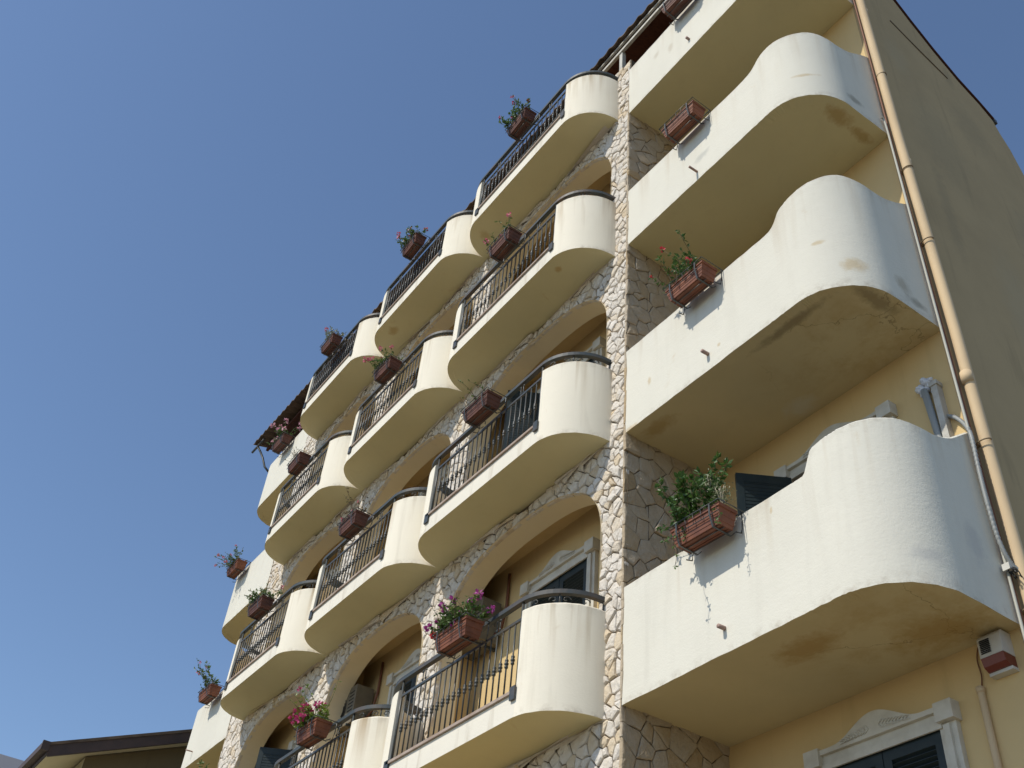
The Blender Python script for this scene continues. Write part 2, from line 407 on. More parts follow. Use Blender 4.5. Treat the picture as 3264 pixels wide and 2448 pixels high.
YF = 0.03                                    # mortar plane of the facade, stones stand in front of it
walls = MB(); intr = MB()
for l in range(4):
    for b in range(3):
        cx, a, zs, h = arch(l, b)
        x1, x0 = CELL[b]; jr, jl = JAMB[b]
        zb, zt = zM[l], zM[l + 1]
        ths = [math.pi * i / 40 for i in range(41)]
        arc = []
        for t in ths:
            c, s_ = math.cos(t), math.sin(t)
            arc.append((cx - a * math.copysign(abs(c) ** (2 / NE), c), zs + h * abs(s_) ** (2 / NE)))
        for y, flip in ((YF, 0), (0.31, 1)):
            for (p, q) in zip(arc, arc[1:]):
                walls.add([(p[0], y, p[1]), (q[0], y, q[1]), (q[0], y, zt), (p[0], y, zt)], [(0, 1, 2, 3)])
            for (p, q) in ((x0, jl), (jr, x1)):
                for (z0, z1) in ((zb, zs), (zs, zt)):
                    walls.add([(p, y, z0), (q, y, z0), (q, y, z1), (p, y, z1)], [(0, 1, 2, 3)])
        line = [(jl, zb)] + arc + [(jr, zb)]
        for (p, q) in zip(line, line[1:]):
            intr.add([(p[0], -0.005, p[1]), (q[0], -0.005, q[1]), (q[0], 0.31, q[1]), (p[0], 0.31, p[1])], [(0, 1, 2, 3)], 0, True)
# piers of the open top floor
PIER_TOP = 10.46
for (x0, x1) in ((-0.38, 0.0), (-3.93, -3.46), (-7.19, -6.66), (-10.68, -9.8)):
    walls.box(x0, x1, YF, 0.32, zM[4], PIER_TOP)
bpart(walls, 'arcade_wall', M['mortar'], fix=False)
bpart(intr, 'arch_lining', M['lining'], fix=False)

# ---- rubble stones
def clip(poly, nx, ny, c):
    out = []
    for i in range(len(poly)):
        p, q = poly[i], poly[(i + 1) % len(poly)]
        dp, dq = p[0] * nx + p[1] * ny - c, q[0] * nx + q[1] * ny - c
        if dp <= 0: out.append(p)
        if (dp < 0 < dq) or (dq < 0 < dp):
            t = dp / (dp - dq); out.append((p[0] + (q[0] - p[0]) * t, p[1] + (q[1] - p[1]) * t))
    return out
def area(p): return 0.5 * abs(sum(p[i][0] * p[(i + 1) % len(p)][1] - p[(i + 1) % len(p)][0] * p[i][1] for i in range(len(p))))
def stones(mb, u0, u1, v0, v1, sp, mapf, inside=None, push=None, seed=1, aspect=1.25, gap=0.0045, hmin=0.02, hmax=0.045, ragged=0.0):
    rng = np.random.default_rng(seed)
    S = []
    nu, nv = max(1, int(round((u1 - u0) / sp))), max(1, int(round((v1 - v0) / (sp * aspect))))
    du, dv = (u1 - u0) / nu, (v1 - v0) / nv
    for i in range(nu):
        for j in range(nv):
            if rng.random() < 0.10: continue
            u = u0 + (i + 0.5 + rng.uniform(-.46, .46)) * du; v = v0 + (j + (0.5 if i % 2 else 0.0) + rng.uniform(-.46, .46)) * dv
            S.append((u, v))
            if rng.random() < 0.10: S.append((u + rng.uniform(-.5, .5) * du, v + rng.uniform(-.5, .5) * dv))
    S = np.array(S); depth = [bool(inside and inside(q[0], q[1], 0.0)) for q in S]
    for i in range(len(S)):
        c = S[i]
        if inside and inside(c[0], c[1], 0.10): continue
        d = S - c; r2 = (d ** 2).sum(1); nb = np.where((r2 > 1e-8) & (r2 < (4 * sp) ** 2))[0]
        e = 1.9 * sp
        poly = [(max(u0, c[0] - e), max(v0, c[1] - e)), (min(u1, c[0] + e), max(v0, c[1] - e)), (min(u1, c[0] + e), min(v1, c[1] + e)), (max(u0, c[0] - e), min(v1, c[1] + e))]
        for j in nb[np.argsort(r2[nb])]:
            L = math.sqrt(r2[j]); nx, ny = d[j] / L
            poly = clip(poly, nx, ny, c[0] * nx + c[1] * ny + L / 2 - gap)
            if len(poly) < 3: break
        if len(poly) < 3: continue
        # resample and roughen the outline
        pts = []
        for k in range(len(poly)):
            p, q = poly[k], poly[(k + 1) % len(poly)]
            L = math.hypot(q[0] - p[0], q[1] - p[1]); n = max(1, int(L / 0.045))
            for t in range(n): pts.append((p[0] + (q[0] - p[0]) * t / n, p[1] + (q[1] - p[1]) * t / n))
        a0 = area(pts)
        if push and depth[i]:
            if sum(1 for q in pts if not inside(q[0], q[1], 0.0)) < 0.15 * len(pts): continue
        if push:
            jit = rng.uniform(0.0, 0.012)
            pts = [push(p[0], p[1], jit) for p in pts]
            if area(pts) < 0.06 * a0: continue
        if a0 < 0.0008: continue
        cu, cv = np.mean([p[0] for p in pts]), np.mean([p[1] for p in pts])
        pts = [(p[0] + rng.uniform(-.003, .003) - (rng.uniform(0, ragged) if p[0] > u1 - .004 else 0), p[1] + rng.uniform(-.003, .003)) for p in pts]
        rad = math.sqrt(area(pts) / math.pi) + 1e-4
        h = rng.uniform(hmin, hmax) * min(1.0, 0.45 + rad * 9); tu, tv = rng.uniform(-.10, .10, 2)
        n = len(pts); k1 = max(0.3, 1 - 0.010 / rad); k2 = max(0.2, 1 - 0.034 / rad)
        vs = []
        for kk, hh in ((1.0, -0.02), (1.0, h * 0.55), (k1, h * 0.9), (k2, h)):
            for p in pts:
                u, v = cu + (p[0] - cu) * kk, cv + (p[1] - cv) * kk
                z = hh if hh < 0 else max(0.004, hh + (tu * (u - cu) + tv * (v - cv)) + rng.uniform(-.0035, .0035))
                vs.append(mapf(u, v, z))
        vs.append(mapf(cu, cv, h + rng.uniform(-.001, .003)))
        fs = [(r * n + k, r * n + (k + 1) % n, (r + 1) * n + (k + 1) % n, (r + 1) * n + k) for r in range(3) for k in range(n)]
        fs += [(3 * n + k, 3 * n + (k + 1) % n, 4 * n) for k in range(n)]
        mb.add(vs, fs, 0, False, 0.001 + min(0.99, max(0, rng.beta(1.3, 2.2))))

def level_of(z):
    for l in range(5):
        if z < zM[l + 1]: return l
    return 4
def hole(u, v, margin):
    l = level_of(v)
    for b in range(3):
        jr, jl = JAMB[b]
        if jl + margin < u < jr - margin:
            if l >= 4: return True
            cx, a, zs, h = arch(l, b)
            if v < arch_z(u, cx, a, zs, h) - margin: return True
    return False
def pushout(u, v, jit):
    l = level_of(v)
    for b in range(3):
        jr, jl = JAMB[b]
        if jl < u < jr:
            if l >= 4: return ((jr - jit if u > (jr + jl) / 2 else jl + jit), v)
            cx, a, zs, h = arch(l, b)
            a2, h2 = a - jit, h - jit
            if v <= zs: return ((cx + a2 if u > cx else cx - a2), v)
            q = (abs((u - cx) / a2) ** NE + abs((v - zs) / h2) ** NE) ** (1 / NE)
            if q < 1:
                if q < 1e-3: return (u, v)
                return (cx + (u - cx) / q, zs + (v - zs) / q)
    return (u, v)
st = MB()
stones(st, -10.68, 0.0, -2.4, PIER_TOP, 0.102, lambda u, v, h: (u, YF + 0.003 - h, v), hole, pushout, seed=3, ragged=0.03)
bpart(st, 'stone_facing', M['stone'])
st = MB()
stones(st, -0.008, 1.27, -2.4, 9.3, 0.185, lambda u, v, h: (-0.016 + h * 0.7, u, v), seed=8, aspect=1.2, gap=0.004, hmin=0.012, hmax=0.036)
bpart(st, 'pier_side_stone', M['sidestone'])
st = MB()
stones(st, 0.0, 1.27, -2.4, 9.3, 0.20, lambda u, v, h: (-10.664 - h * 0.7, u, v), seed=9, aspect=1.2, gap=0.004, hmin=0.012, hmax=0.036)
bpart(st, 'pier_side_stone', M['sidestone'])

# ---- walls behind
m = MB()
m.box(-0.31, -0.016, 0.045, 1.30, GROUND, 9.35); bpart(m, 'pier_wall', M['mortar'])
m = MB(); m.box(-10.664, -10.3, 0.045, 1.30, GROUND, 9.35); bpart(m, 'pier_wall', M['mortar'])
m = MB(); m.box(-10.4, -0.2, 0.60, 1.2, GROUND, 9.30)
bpart(m, 'loggia_wall', M['yellow'])
m = MB()
for l in range(1, 5): m.box(-10.4, -0.2, 0.28, 0.64, zM[l] - 0.03, zM[l] + 0.2)
for b in (0, 1): m.box(JAMB[b][1] - 0.30, JAMB[b][1] - 0.16, 0.30, 0.62, -3.0, 9.2)
bpart(m, 'loggia_ceiling', M['yellow'])
m = MB(); m.box(-0.2, 3.0, D, 1.6, GROUND, 10.95)
bpart(m, 'recess_wall', M['yellow'])
m = MB(); m.box(-13.3, -10.5, D + 0.003, 1.6, GROUND, 10.95); m.box(-13.28, 2.98, 1.55, 3.7, GROUND, 8.4); m.box(-10.66, -0.02, 0.08, 0.9, GROUND, -3.08)
bpart(m, 'rear_wall', M['yellow'])
m = MB()
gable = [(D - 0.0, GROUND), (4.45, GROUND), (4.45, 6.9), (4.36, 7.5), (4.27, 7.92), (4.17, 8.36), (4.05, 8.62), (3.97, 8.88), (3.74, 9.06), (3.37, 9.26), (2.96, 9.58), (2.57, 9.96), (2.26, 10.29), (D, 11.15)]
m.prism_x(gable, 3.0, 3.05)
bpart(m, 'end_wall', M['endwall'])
# horizontal ridge in the end wall render
m = MB(); m.tube([(3.05, 2.0, 9.41), (3.052, 2.55, 9.2), (3.05, 3.07, 9.04)], 0.012, 5)
bpart(m, 'render_joint', M['mortar'])

# ---- right and left recessed balconies with solid parapets
def path_solid(xs, xe, sgn):
    """outline from the pier, along the front, round the corner and back to the wall"""
    P = []; rad = 0.60
    n = 22
    for i in range(n + 1): P.append((xs + (xe - sgn * rad - xs) * i / n, 0.0))
    for i in range(1, 17):
        t = R(90) * i / 16; P.append((xe - sgn * rad + sgn * rad * math.sin(t), rad - rad * math.cos(t)))
    for i in range(1, 9): P.append((xe, rad + (D + 0.03 - rad) * i / 8))
    return P
def offset(P, d):
    out = []
    for i in range(len(P)):
        a = P[max(i - 1, 0)]; b = P[min(i + 1, len(P) - 1)]
        t = Vector((b[0] - a[0], b[1] - a[1])).normalized(); out.append((P[i][0] - t.y * d, P[i][1] + t.x * d))
    return out
def arclen(P):
    s = [0]
    for a, b in zip(P, P[1:]): s.append(s[-1] + math.hypot(b[0] - a[0], b[1] - a[1]))
    return s
def solid_strip(mb, P, zb, zts, th, sgn, mi=0, mib=1, rng=None, wob=0.004):
    I = offset(P, th * sgn); n = len(P); v = []
    for i in range(n):
        e = rng.uniform(-wob, wob) if rng else 0; e2 = rng.uniform(-wob, wob) if rng else 0
        dv = (Vector(I[i]) - Vector(P[i])).normalized() * 0.018
        v += [(P[i][0], P[i][1], zb + e), (P[i][0], P[i][1], zts[i] + e2 - 0.02), (P[i][0] + dv.x, P[i][1] + dv.y, zts[i] + e2),
              (I[i][0] - dv.x, I[i][1] - dv.y, zts[i] + e2), (I[i][0], I[i][1], zts[i] + e2 - 0.02), (I[i][0], I[i][1], zb + e)]
    q = 6; fs = []; fb = []
    for i in range(n - 1):
        for k in range(5): fs.append((i * q + k, i * q + k + 1, (i + 1) * q + k + 1, (i + 1) * q + k))
        fb.append((i * q + 5, i * q, (i + 1) * q, (i + 1) * q + 5))
    T0 = len(mb.t)
    mb.add(v, [f for i, f in enumerate(fs) if i % 5 == 0], mi, True)      # outer face
    mb.add(v, [f for i, f in enumerate(fs) if i % 5 in (1, 2, 3)], mi, False)
    mb.add(v, [f for i, f in enumerate(fs) if i % 5 == 4], mi, True)      # inner face
    mb.add(v, fb, mib, False)
    mb.add(v, [tuple(range(q)), tuple((n - 1) * q + k for k in range(q - 1, -1, -1))], mi, False)
    for i in range(T0, len(mb.t)): mb.t[i] = (0.0, 0.98, 1.0, 1.0, 0.98, 0.0)[(i - T0) % 6]

def spout(x, z, parent, length=0.13, r=0.017):
    m = MB(); m.tube([(x, 0.03, z), (x, -length, z - 0.004)], r, 10)
    o = bpart(m, 'drain_spout', M['spout'], parent); return o
def solid_balcony(l, z, side):
    rng = random.Random(l * 7 + (0 if side > 0 else 50))
    P = path_solid(-0.012 if side > 0 else -10.67, XR if side > 0 else -13.30, side)
    s = arclen(P)
    base = {1: 1.185, 2: 1.205, 3: 1.09, 4: 1.17}[l] if side > 0 else {1: 1.2, 2: 1.2, 3: 1.22, 4: 1.2}[l]
    if side > 0:
        tab = {1: [(0, 1.185), (2.27, 1.20), (2.31, 1.30), (2.36, 1.42), (2.6, 1.465), (2.78, 1.50), (2.98, 1.525), (3.15, 1.528), (3.3, 1.505), (3.48, 1.515), (3.63, 1.555), (3.77, 1.636), (4.02, 1.85)],
               2: [(0, 1.205), (2.20, 1.22), (2.29, 1.27), (2.37, 1.42), (2.53, 1.49), (2.72, 1.57), (2.93, 1.637), (3.08, 1.64), (3.23, 1.595), (3.38, 1.578), (3.57, 1.595), (3.75, 1.66), (4.02, 1.85)],
               3: [(0, 1.10), (1.9, 1.055), (2.20, 1.07), (2.29, 1.11), (2.40, 1.22), (2.57, 1.275), (2.82, 1.308), (3.08, 1.327), (3.23, 1.29), (3.37, 1.26), (3.6, 1.33), (4.02, 1.66)],
               4: [(0, 1.17), (2.2, 1.18), (2.4, 1.30), (2.8, 1.36), (3.4, 1.36), (4.02, 1.7)]}[l]
        # finer front sampling round the step
        P2 = []
        for i in range(len(P) - 1):
            P2.append(P[i])
            if 2.0 < s[i] < 2.6:
                for k in (1, 2, 3): P2.append((P[i][0] + (P[i + 1][0] - P[i][0]) * k / 4, P[i][1] + (P[i + 1][1] - P[i][1]) * k / 4))
        P = P2 + [P[-1]]; s = arclen(P)
        zt = [z + float(np.interp(q, [t[0] for t in tab], [t[1] for t in tab])) for q in s]
        zt = [zt[0]] + [(p0 + 2 * p1 + p2) / 4 for p0, p1, p2 in zip(zt, zt[1:], zt[2:])] + [zt[-1]]
    else:
        tab = [(0, 0), (3.3, 0.0), (3.6, 0.05)]
        zt = [z + base + lerp_table(tab, q) for q in s]
    soff = M['oldsoffit'] if (side > 0 and l in (1, 2)) else M['soffit']
    m = MB()
    inn = offset(P, 0.118 * side)
    poly = inn + [(inn[-1][0], D + 0.01), (inn[0][0], D + 0.01)]
    m.prism_z(poly, z + 0.005, z + 0.2, 1, 0, 0)
    slab = bpart(m, 'balcony', [M['white'], soff])
    m = MB(); solid_strip(m, P, z, zt, 0.12, side, 0, 1, rng)
    bpart(m, 'parapet', [M['white'], soff], slab)
    return slab
SOLID = {}
for l in (1, 2, 3, 4):
    SOLID[('R', l)] = solid_balcony(l, zR[l], 1)
    SOLID[('L', l)] = solid_balcony(l, zL[l], -1)
for l, dz, ln in ((1, 0.217, 0.07), (2, 0.21, 0.085), (3, 0.153, 0.125), (4, 0.255, 0.055)): spout(1.275, zR[l] + dz, SOLID[('R', l)], ln, 0.02 if l != 3 else 0.015)
spout(-12.35, zL[2] + 0.25, SOLID[('L', 2)], 0.13, 0.012)
# thin handrail on the two top parapets
for side in (1, -1):
    P = path_solid(0.03 if side > 0 else -10.72, XR - 0.06 if side > 0 else -13.24, side)
    z = (zR if side > 0 else zL)[4] + 1.24
    m = MB(); m.flat([(x, y + 0.06, z) for x, y in P], 0.03, 0.035)
    for i in range(2, len(P), 8): m.tube([(P[i][0], P[i][1] + 0.06, z - 0.1), (P[i][0], P[i][1] + 0.06, z)], 0.008, 5)
    bpart(m, 'handrail', M['iron'], SOLID[('R' if side > 0 else 'L', 4)])

# ---- middle balconies with iron railings
def path_rail(xr, xl, ry=0.60, rx=0.585):
    P = []
    for i in range(15):
        t = R(90) * i / 14; P.append((xr - rx + rx * math.cos(t), -ry * math.sin(t)))
    n = 18
    for i in range(1, n): P.append((xr - rx + (xl + rx - xr + rx) * i / n, -ry))
    for i in range(15):
        t = R(90) * (1 - i / 14); P.append((xl + rx - rx * math.cos(t), -ry * math.sin(t)))
    return P
def scroll(mb, x, y, z, s=1.0):
    """pair of S scrolls standing between two rails"""
    for sg in (-1, 1):
        pts = []
        for i in range(29):
            t = i / 28 * 2 - 1                                   # -1 bottom curl .. 1 top curl
            if abs(t) < 0.55: px, pz = 0.016 + 0.012 * math.cos(t / 0.55 * math.pi / 2 * 1.0), t / 0.55 * 0.048
            else:
                a = (abs(t) - 0.55) / 0.45 * 4.6; rr = 0.015 * (1 - a / 9)
                px, pz = 0.031 - rr * math.cos(a), math.copysign(0.048 + rr * math.sin(a) , t)
            pts.append((x + sg * px * s, y, z + pz * s))
        mb.tube(pts, 0.0065, 5)
        for e in (-1, 1): mb.tube([(x + sg * 0.032 * s, y, z + e * 0.043 * s), (x + sg * 0.032 * s, y, z + e * 0.053 * s)], 0.011, 6)
def rail_balcony(l, b):
    z = zM[l]; xr, xl = BAY[b]
    rng = random.Random(l * 10 + b)
    H = {1: 1.205, 2: 1.19, 3: 1.185, 4: 1.125}[l]
    hp = H - (0.125 if l < 3 else 0.10)
    P = path_rail(xr, xl)
    inn = offset(P, -0.004)
    m = MB(); m.prism_z(P + [(xl, 0.06), (xr, 0.06)], z, z + 0.225, 1, 0, 0)
    slab = bpart(m, 'balcony', [M['slabface'], M['soffit']])
    # nosing
    F = [q for q in P if xl + 0.56 < q[0] < xr - 0.56]
    m = MB(); m.flat([(F[0][0], F[0][1] - 0.0, z + 0.241)] + [(x, y, z + 0.241) for x, y in F[1:]], 0.05, 0.03)
    bpart(m, 'nosing', M['nosing'], slab)
    # solid curved ends
    for end in (0, 1):
        Q = [q for q in P if (q[0] > xr - 0.555 if end == 0 else q[0] < xl + 0.60)]
        Q = [(q[0] + (-0.004 if False else 0), q[1]) for q in Q]
        Q = offset(Q, 0.004) if True else Q
        if end == 0: Q = [(Q[0][0], 0.05)] + Q
        else: Q = Q + [(Q[-1][0], 0.05)]
        m = MB(); solid_strip(m, Q, z - 0.003, [z + hp] * len(Q), 0.085, -1, 0, 1, rng, 0.002)
        bpart(m, 'end_panel', [M['cream'], M['soffit']], slab)
    # handrail follows the whole curve
    hr = offset(P, -0.035)
    m = MB(); m.flat([(hr[0][0], 0.03, z + H)] + [(x, y, z + H) for x, y in hr] + [(hr[-1][0], 0.03, z + H)], 0.055, 0.045)
    bpart(m, 'handrail', M['rail_iron'], slab)
    m = MB()
    x0, x1 = xl + 0.60, xr - 0.565; y = -0.565
    m.flat([(x0, y, z + H - 0.20), (x1, y, z + H - 0.20)], 0.022, 0.028)
    m.flat([(x0 - 0.03, y, z + 0.285), (x1 + 0.03, y, z + 0.285)], 0.03, 0.022)
    n = int(round((x1 - x0) / 0.104))
    for i in range(n + 1):
        x = x0 + (x1 - x0) * i / n
        end = i in (0, n)
        zt = z + H - (0.02 if end else 0.2)
        m.tube([(x, y, z + 0.27), (x, y, zt)], 0.0135 if end else 0.0085, 6)
        zk = z + 0.615
        if not end:
            m.tube([(x, y, zk - 0.05), (x, y, zk - 0.042), (x, y, zk - 0.028), (x, y, zk - 0.014), (x, y, zk - 0.008), (x, y, zk + 0.008), (x, y, zk + 0.014), (x, y, zk + 0.028), (x, y, zk + 0.042), (x, y, zk + 0.05)],
                   [0.009, 0.018, 0.019, 0.012, 0.022, 0.022, 0.012, 0.019, 0.018, 0.009], 8)
    for q in (0.20, 0.82): scroll(m, x0 + (x1 - x0) * q, y, z + H - 0.105)
    # scrolls and stubs above the solid right end
    arcp = [q for q in hr if q[0] > xr - 0.6]
    k = len(arcp)
    for idx, kind in ((3, 's'), (6, 'c'), (7, 'v'), (8, 'c'), (11, 's'), (0, 'v')):
        if idx >= k: continue
        x, yy = arcp[idx]
        if kind == 'v':
            m.tube([(x, yy, z + hp - 0.01), (x, yy, z + H)], 0.009, 5)
        else:
            t = Vector((arcp[min(idx + 1, k - 1)][0] - arcp[max(idx - 1, 0)][0], arcp[min(idx + 1, k - 1)][1] - arcp[max(idx - 1, 0)][1])).normalized()
            sg = 1 if idx > 7 else -1
            pts = []
            for i in range(14):
                a = i / 13 * 5.2; rr = 0.045 * (1 - i / 16)
                pts.append((x + t.x * sg * (rr * math.cos(a)), yy + t.y * sg * (rr * math.cos(a)), z + hp + 0.045 + rr * math.sin(a) * 0.9))
            m.tube(pts, 0.006, 5)
    # fixing plates
    m.box(x0 - 0.05, x0 + 0.04, -0.625, -0.603, z + 0.13, z + 0.27)
    m.box(x1 - 0.02, x1 + 0.06, -0.625, -0.607, z + 0.16, z + 0.29)
    bpart(m, 'railing', M['iron'], slab)
    return slab
for l in (1, 2, 3, 4):
    for b in range(3): rail_balcony(l, b)

# ---- French doors with carved surrounds and louvred shutters
def shutter_mesh(w, h):
    """leaf in local x 0..w, z 0..h, thickness along y"""
    m = MB(); t = 0.02; sw = 0.075
    m.box(0, sw, -t, t, 0, h); m.box(w - sw, w, -t, t, 0, h)
    for z0, z1 in ((0, 0.12), (h * 0.42, h * 0.42 + 0.09), (h - 0.10, h)): m.box(sw, w - sw, -t, t, z0, z1)
    z = 0.13
    while z < h - 0.12:
        if not (h * 0.42 - 0.02 < z < h * 0.42 + 0.09):
            m.obox(((w) / 2, 0, z + 0.02), (1, 0, 0), (0, 0.80, -0.6), (0, 0.6, 0.80), w / 2 - sw, 0.021, 0.005)
        z += 0.042
    m.box(sw, w - sw, 0.012, 0.016, 0.12, h - 0.1)
    return m
def french_door(x0, x1, y, zb, zt, open_left=False, open_right=False):
    """x0..x1 outer edges of the surround, zt its top below the pediment hump"""
    j = 0.145; m = MB()
    for (a, b_) in ((x0, x0 + j), (x1 - j, x1)):
        m.box(a, b_, y - 0.05, y + 0.03, zb, zt - 0.0)
        m.box(a + 0.045, b_ - 0.045, y - 0.075, y - 0.05, zb, zt - 0.12)
    m.box(x0 + j, x1 - j, y - 0.05, y + 0.03, zt - 0.115, zt)
    m.box(x0 + j - 0.03, x1 - j + 0.03, y - 0.068, y - 0.05, zt - 0.135, zt - 0.085)
    fr = bpart(m, 'door', M['frame'])
    # pediment
    m = MB(); n = 40; cx = (x0 + x1) / 2; hw = (x1 - x0) / 2
    poly = [(x1 + 0.012, zt - 0.012), (x0 - 0.012, zt - 0.012)]
    for i in range(n + 1):
        u = -1 + 2 * i / n
        q = abs(u)
        hgt = 0.028 + (0.155 * (0.5 + 0.5 * math.cos(math.pi * min(1, q / 0.62))))
        poly.append((cx + u * (hw + 0.012), zt + hgt))
    m.prism_y(poly, y - 0.085, y + 0.02)
    for s in (-1, 1):
        xc = cx + s * (hw - 0.055)
        m.box(xc - 0.078, xc + 0.078, y - 0.105, y + 0.02, zt - 0.10, zt + 0.045)
    for s in (-1, 1):
        for i in range(9):
            xx = cx + s * (0.05 + 0.032 * i); c = zt + 0.055 - 0.0035 * i
            for up in (-1, 1):
                m.tube([(xx, y - 0.086, c), (xx + s * 0.02, y - 0.093, c + up * (0.022 - 0.0012 * i)), (xx + s * 0.045, y - 0.086, c + up * (0.036 - 0.0025 * i))], [0.004, 0.005, 0.002], 5)
    bpart(m, 'pediment', M['frame'], fr)
    w = (x1 - x0 - 2 * j) / 2 - 0.004; h = zt - 0.12 - zb
    for side in (0, 1):
        opened = open_left if side == 0 else open_right
        o = shutter_mesh(w, h).build('shutter', M['shutter'])
        if side == 0:
            mw = Matrix.Translation((x0 + j, y - 0.012 if not opened else y - 0.06, zb)) @ Matrix.Rotation(R(-122) if opened else 0, 4, 'Z')
        else:
            mw = Matrix.Translation((x1 - j, y - 0.012 if not opened else y - 0.06, zb)) @ Matrix.Rotation(R(122) if opened else 0, 4, 'Z') @ Matrix.Translation((-w, 0, 0))
        o.data.transform(mw)
        o.parent = fr
    # dark glazing behind
    m = MB(); m.box(x0 + j, x1 - j, y - 0.004, y + 0.0, zb, zt - 0.11)
    bpart(m, 'glazing', M['glass'], fr)
    return fr
french_door(0.965, 2.365, D, -2.8, -0.41)
french_door(0.975, 2.375, D, 0.2, 2.51, open_left=True)
french_door(0.965, 2.37, D, 3.25, 5.58)
french_door(0.965, 2.37, D, 6.3, 8.5)
for l in range(1, 4):
    for b in range(3):
        c = (-1.87, -5.10, -8.26)[b]
        french_door(c - 0.68, c + 0.68, 0.6, zM[l] + 0.2, zM[l] + 2.55, open_left=(l == 1 and b == 2) or (l == 2 and b == 0))

# ---- roof and terrace woodwork
rf = MB(); pitch = 0.235; nper = 8
xs = np.arange(-13.75, 3.075, pitch / nper)
prof = [(0.0, 11.175), (0.45, 11.36), (0.98, 11.55), (1.6, 11.02), (2.26, 10.42), (2.57, 10.08), (2.96, 9.70), (3.37, 9.37), (3.74, 9.17), (4.02, 8.98)]
def wave(x): return 0.036 * math.sin(2 * math.pi * x / pitch) * (1 if math.sin(2 * math.pi * x / pitch) > 0 else 0.55)
def eave_y(x): return -0.055 + (x - 3) * 0.0132
nr = len(prof)
for sheet in (0, 1):
    v = []; f = []
    for x in xs:
        for k, (y, z) in enumerate(prof): v.append((x, y + (eave_y(x) if k == 0 else 0), z + wave(x) - 0.022 * sheet))
    for i in range(len(xs) - 1):
        for k in range(nr - 1): f.append((i * nr + k, i * nr + k + 1, (i + 1) * nr + k + 1, (i + 1) * nr + k))
    rf.add(v, f, 0, True)
v = []; f = []
for x in xs: v += [(x, eave_y(x), prof[0][1] + wave(x)), (x, eave_y(x), prof[0][1] + wave(x) - 0.022)]
for i in range(len(xs) - 1): f.append((2 * i, 2 * i + 1, 2 * i + 3, 2 * i + 2))
rf.add(v, f, 0)
roof = bpart(rf, 'roof', M['tile'], fix=False)
m = MB(); m.prism_x([(y, z - 0.045) for y, z in prof[2:]] + [(y, z - 0.025) for y, z in prof[:1:-1]], 3.03, 3.066)
bpart(m, 'verge_board', M['wood'], roof)
m = MB(); m.prism_x([(0.10, 11.15), (0.98, 11.46), (1.2, 11.25), (1.2, 11.20), (0.98, 11.41), (0.10, 11.11)], -13.6, 2.99)
bpart(m, 'soffit_boards', M['wood'], roof)
m = MB(); m.box(-13.2, 2.98, 1.19, 1.245, 9.32, 11.22)
bpart(m, 'timber_wall', M['wood'])
m = MB(); m.box(-3.4, 3.0, 0.0, 0.05, 10.97, 11.03); m.box(-3.4, 3.0, -0.035, 0.0, 11.085, 11.115)
bpart(m, 'eave_beam', M['paintmetal'])
m = MB(); m.box(-13.6, -3.4, 0.02, 0.08, 11.04, 11.11)
bpart(m, 'eave_beam', M['wood'])
for x in (-0.25, -3.4):
    m = MB(); m.box(x - 0.035, x + 0.035, 0.02, 0.09, PIER_TOP - 0.05, 11.0)
    bpart(m, 'terrace_post', M['paintmetal'])
for x in (-7.0, -10.3):
    m = MB(); m.box(x - 0.035, x + 0.035, 0.04, 0.11, 9.9, 11.06)
    bpart(m, 'terrace_post', M['wood'])
m = MB(); m.tube([(-13.62, -0.2, 11.08), (-13.6, -0.1, 10.95), (-13.52, -0.02, 10.75), (-13.40, 0.05, 10.45), (-13.35, 0.2, 10.3)], 0.026, 8); m.tube([(-13.9, -0.2, 11.05), (-13.3, -0.17, 11.1)], 0.03, 8)
bpart(m, 'gutter_outlet', M['iron'])
m = MB(); m.box(2.0, 3.07, 4.0, 4.05, 8.85, 8.93)
bpart(m, 'rear_gutter', M['iron'])

# ------------------------------------------------------------------ drainpipe, cables, shade strip
DP = empty('drainpipe', 'cream drainpipe running down the right corner of the block', 'drainpipe', (3.13, 1.25, GROUND))
m = MB(); m.tube([(3.128, 1.25, GROUND), (3.126, 1.27, 0), (3.128, 1.285, 3), (3.13, 1.24, 6), (3.132, 1.235, 9), (3.134, 1.23, 11.0)], 0.051, 16)
for z in (5.42, 2.32, -0.6, 8.6):
    m.tube([(3.128, 1.257, z), (3.128, 1.257, z + 0.12)], 0.0522, 16)
attach(m.build('pipe', M['pipe']), DP)
for z in (7.19, 5.38, 4.21, 1.66, 0.1, 9.9):
    m = MB(); m.tube([(3.13 + 0.056 * math.cos(t), 1.25 + 0.056 * math.sin(t) - 0.005, z + 0.02 * math.sin(t * 1)) for t in [2 * math.pi * i / 18 for i in range(19)]], 0.007, 5)
    m.box(3.04, 3.085, 1.23, 1.27, z - 0.012, z + 0.012)
    attach(m.build('strap', M['strap']), DP)
def cable(name, pts, r, material, label, n=7, rings=0.0):
    # smooth through the points
    P = [Vector(p) for p in pts]; out = []
    for i in range(len(P) - 1):
        p0, p1, p2, p3 = P[max(i - 1, 0)], P[i], P[i + 1], P[min(i + 2, len(P) - 1)]
        for k in range(8):
            t = k / 8
            out.append(0.5 * ((2 * p1) + (p2 - p0) * t + (2 * p0 - 5 * p1 + 4 * p2 - p3) * t * t + (3 * p1 - p0 - 3 * p2 + p3) * t ** 3))
    out.append(P[-1])
    m = MB()
    if rings:
        fine = []; rad = []
        for a, b in zip(out, out[1:]):
            L = (b - a).length; n_ = max(2, int(L / rings))
            for k in range(n_): fine.append(a.lerp(b, k / n_)); rad.append(r * (1.0 if k % 2 else 0.78))
        out, r = fine, rad
    m.tube(out, r, n)
    o = m.build(name, material); tag(o, label, 'cable'); return o
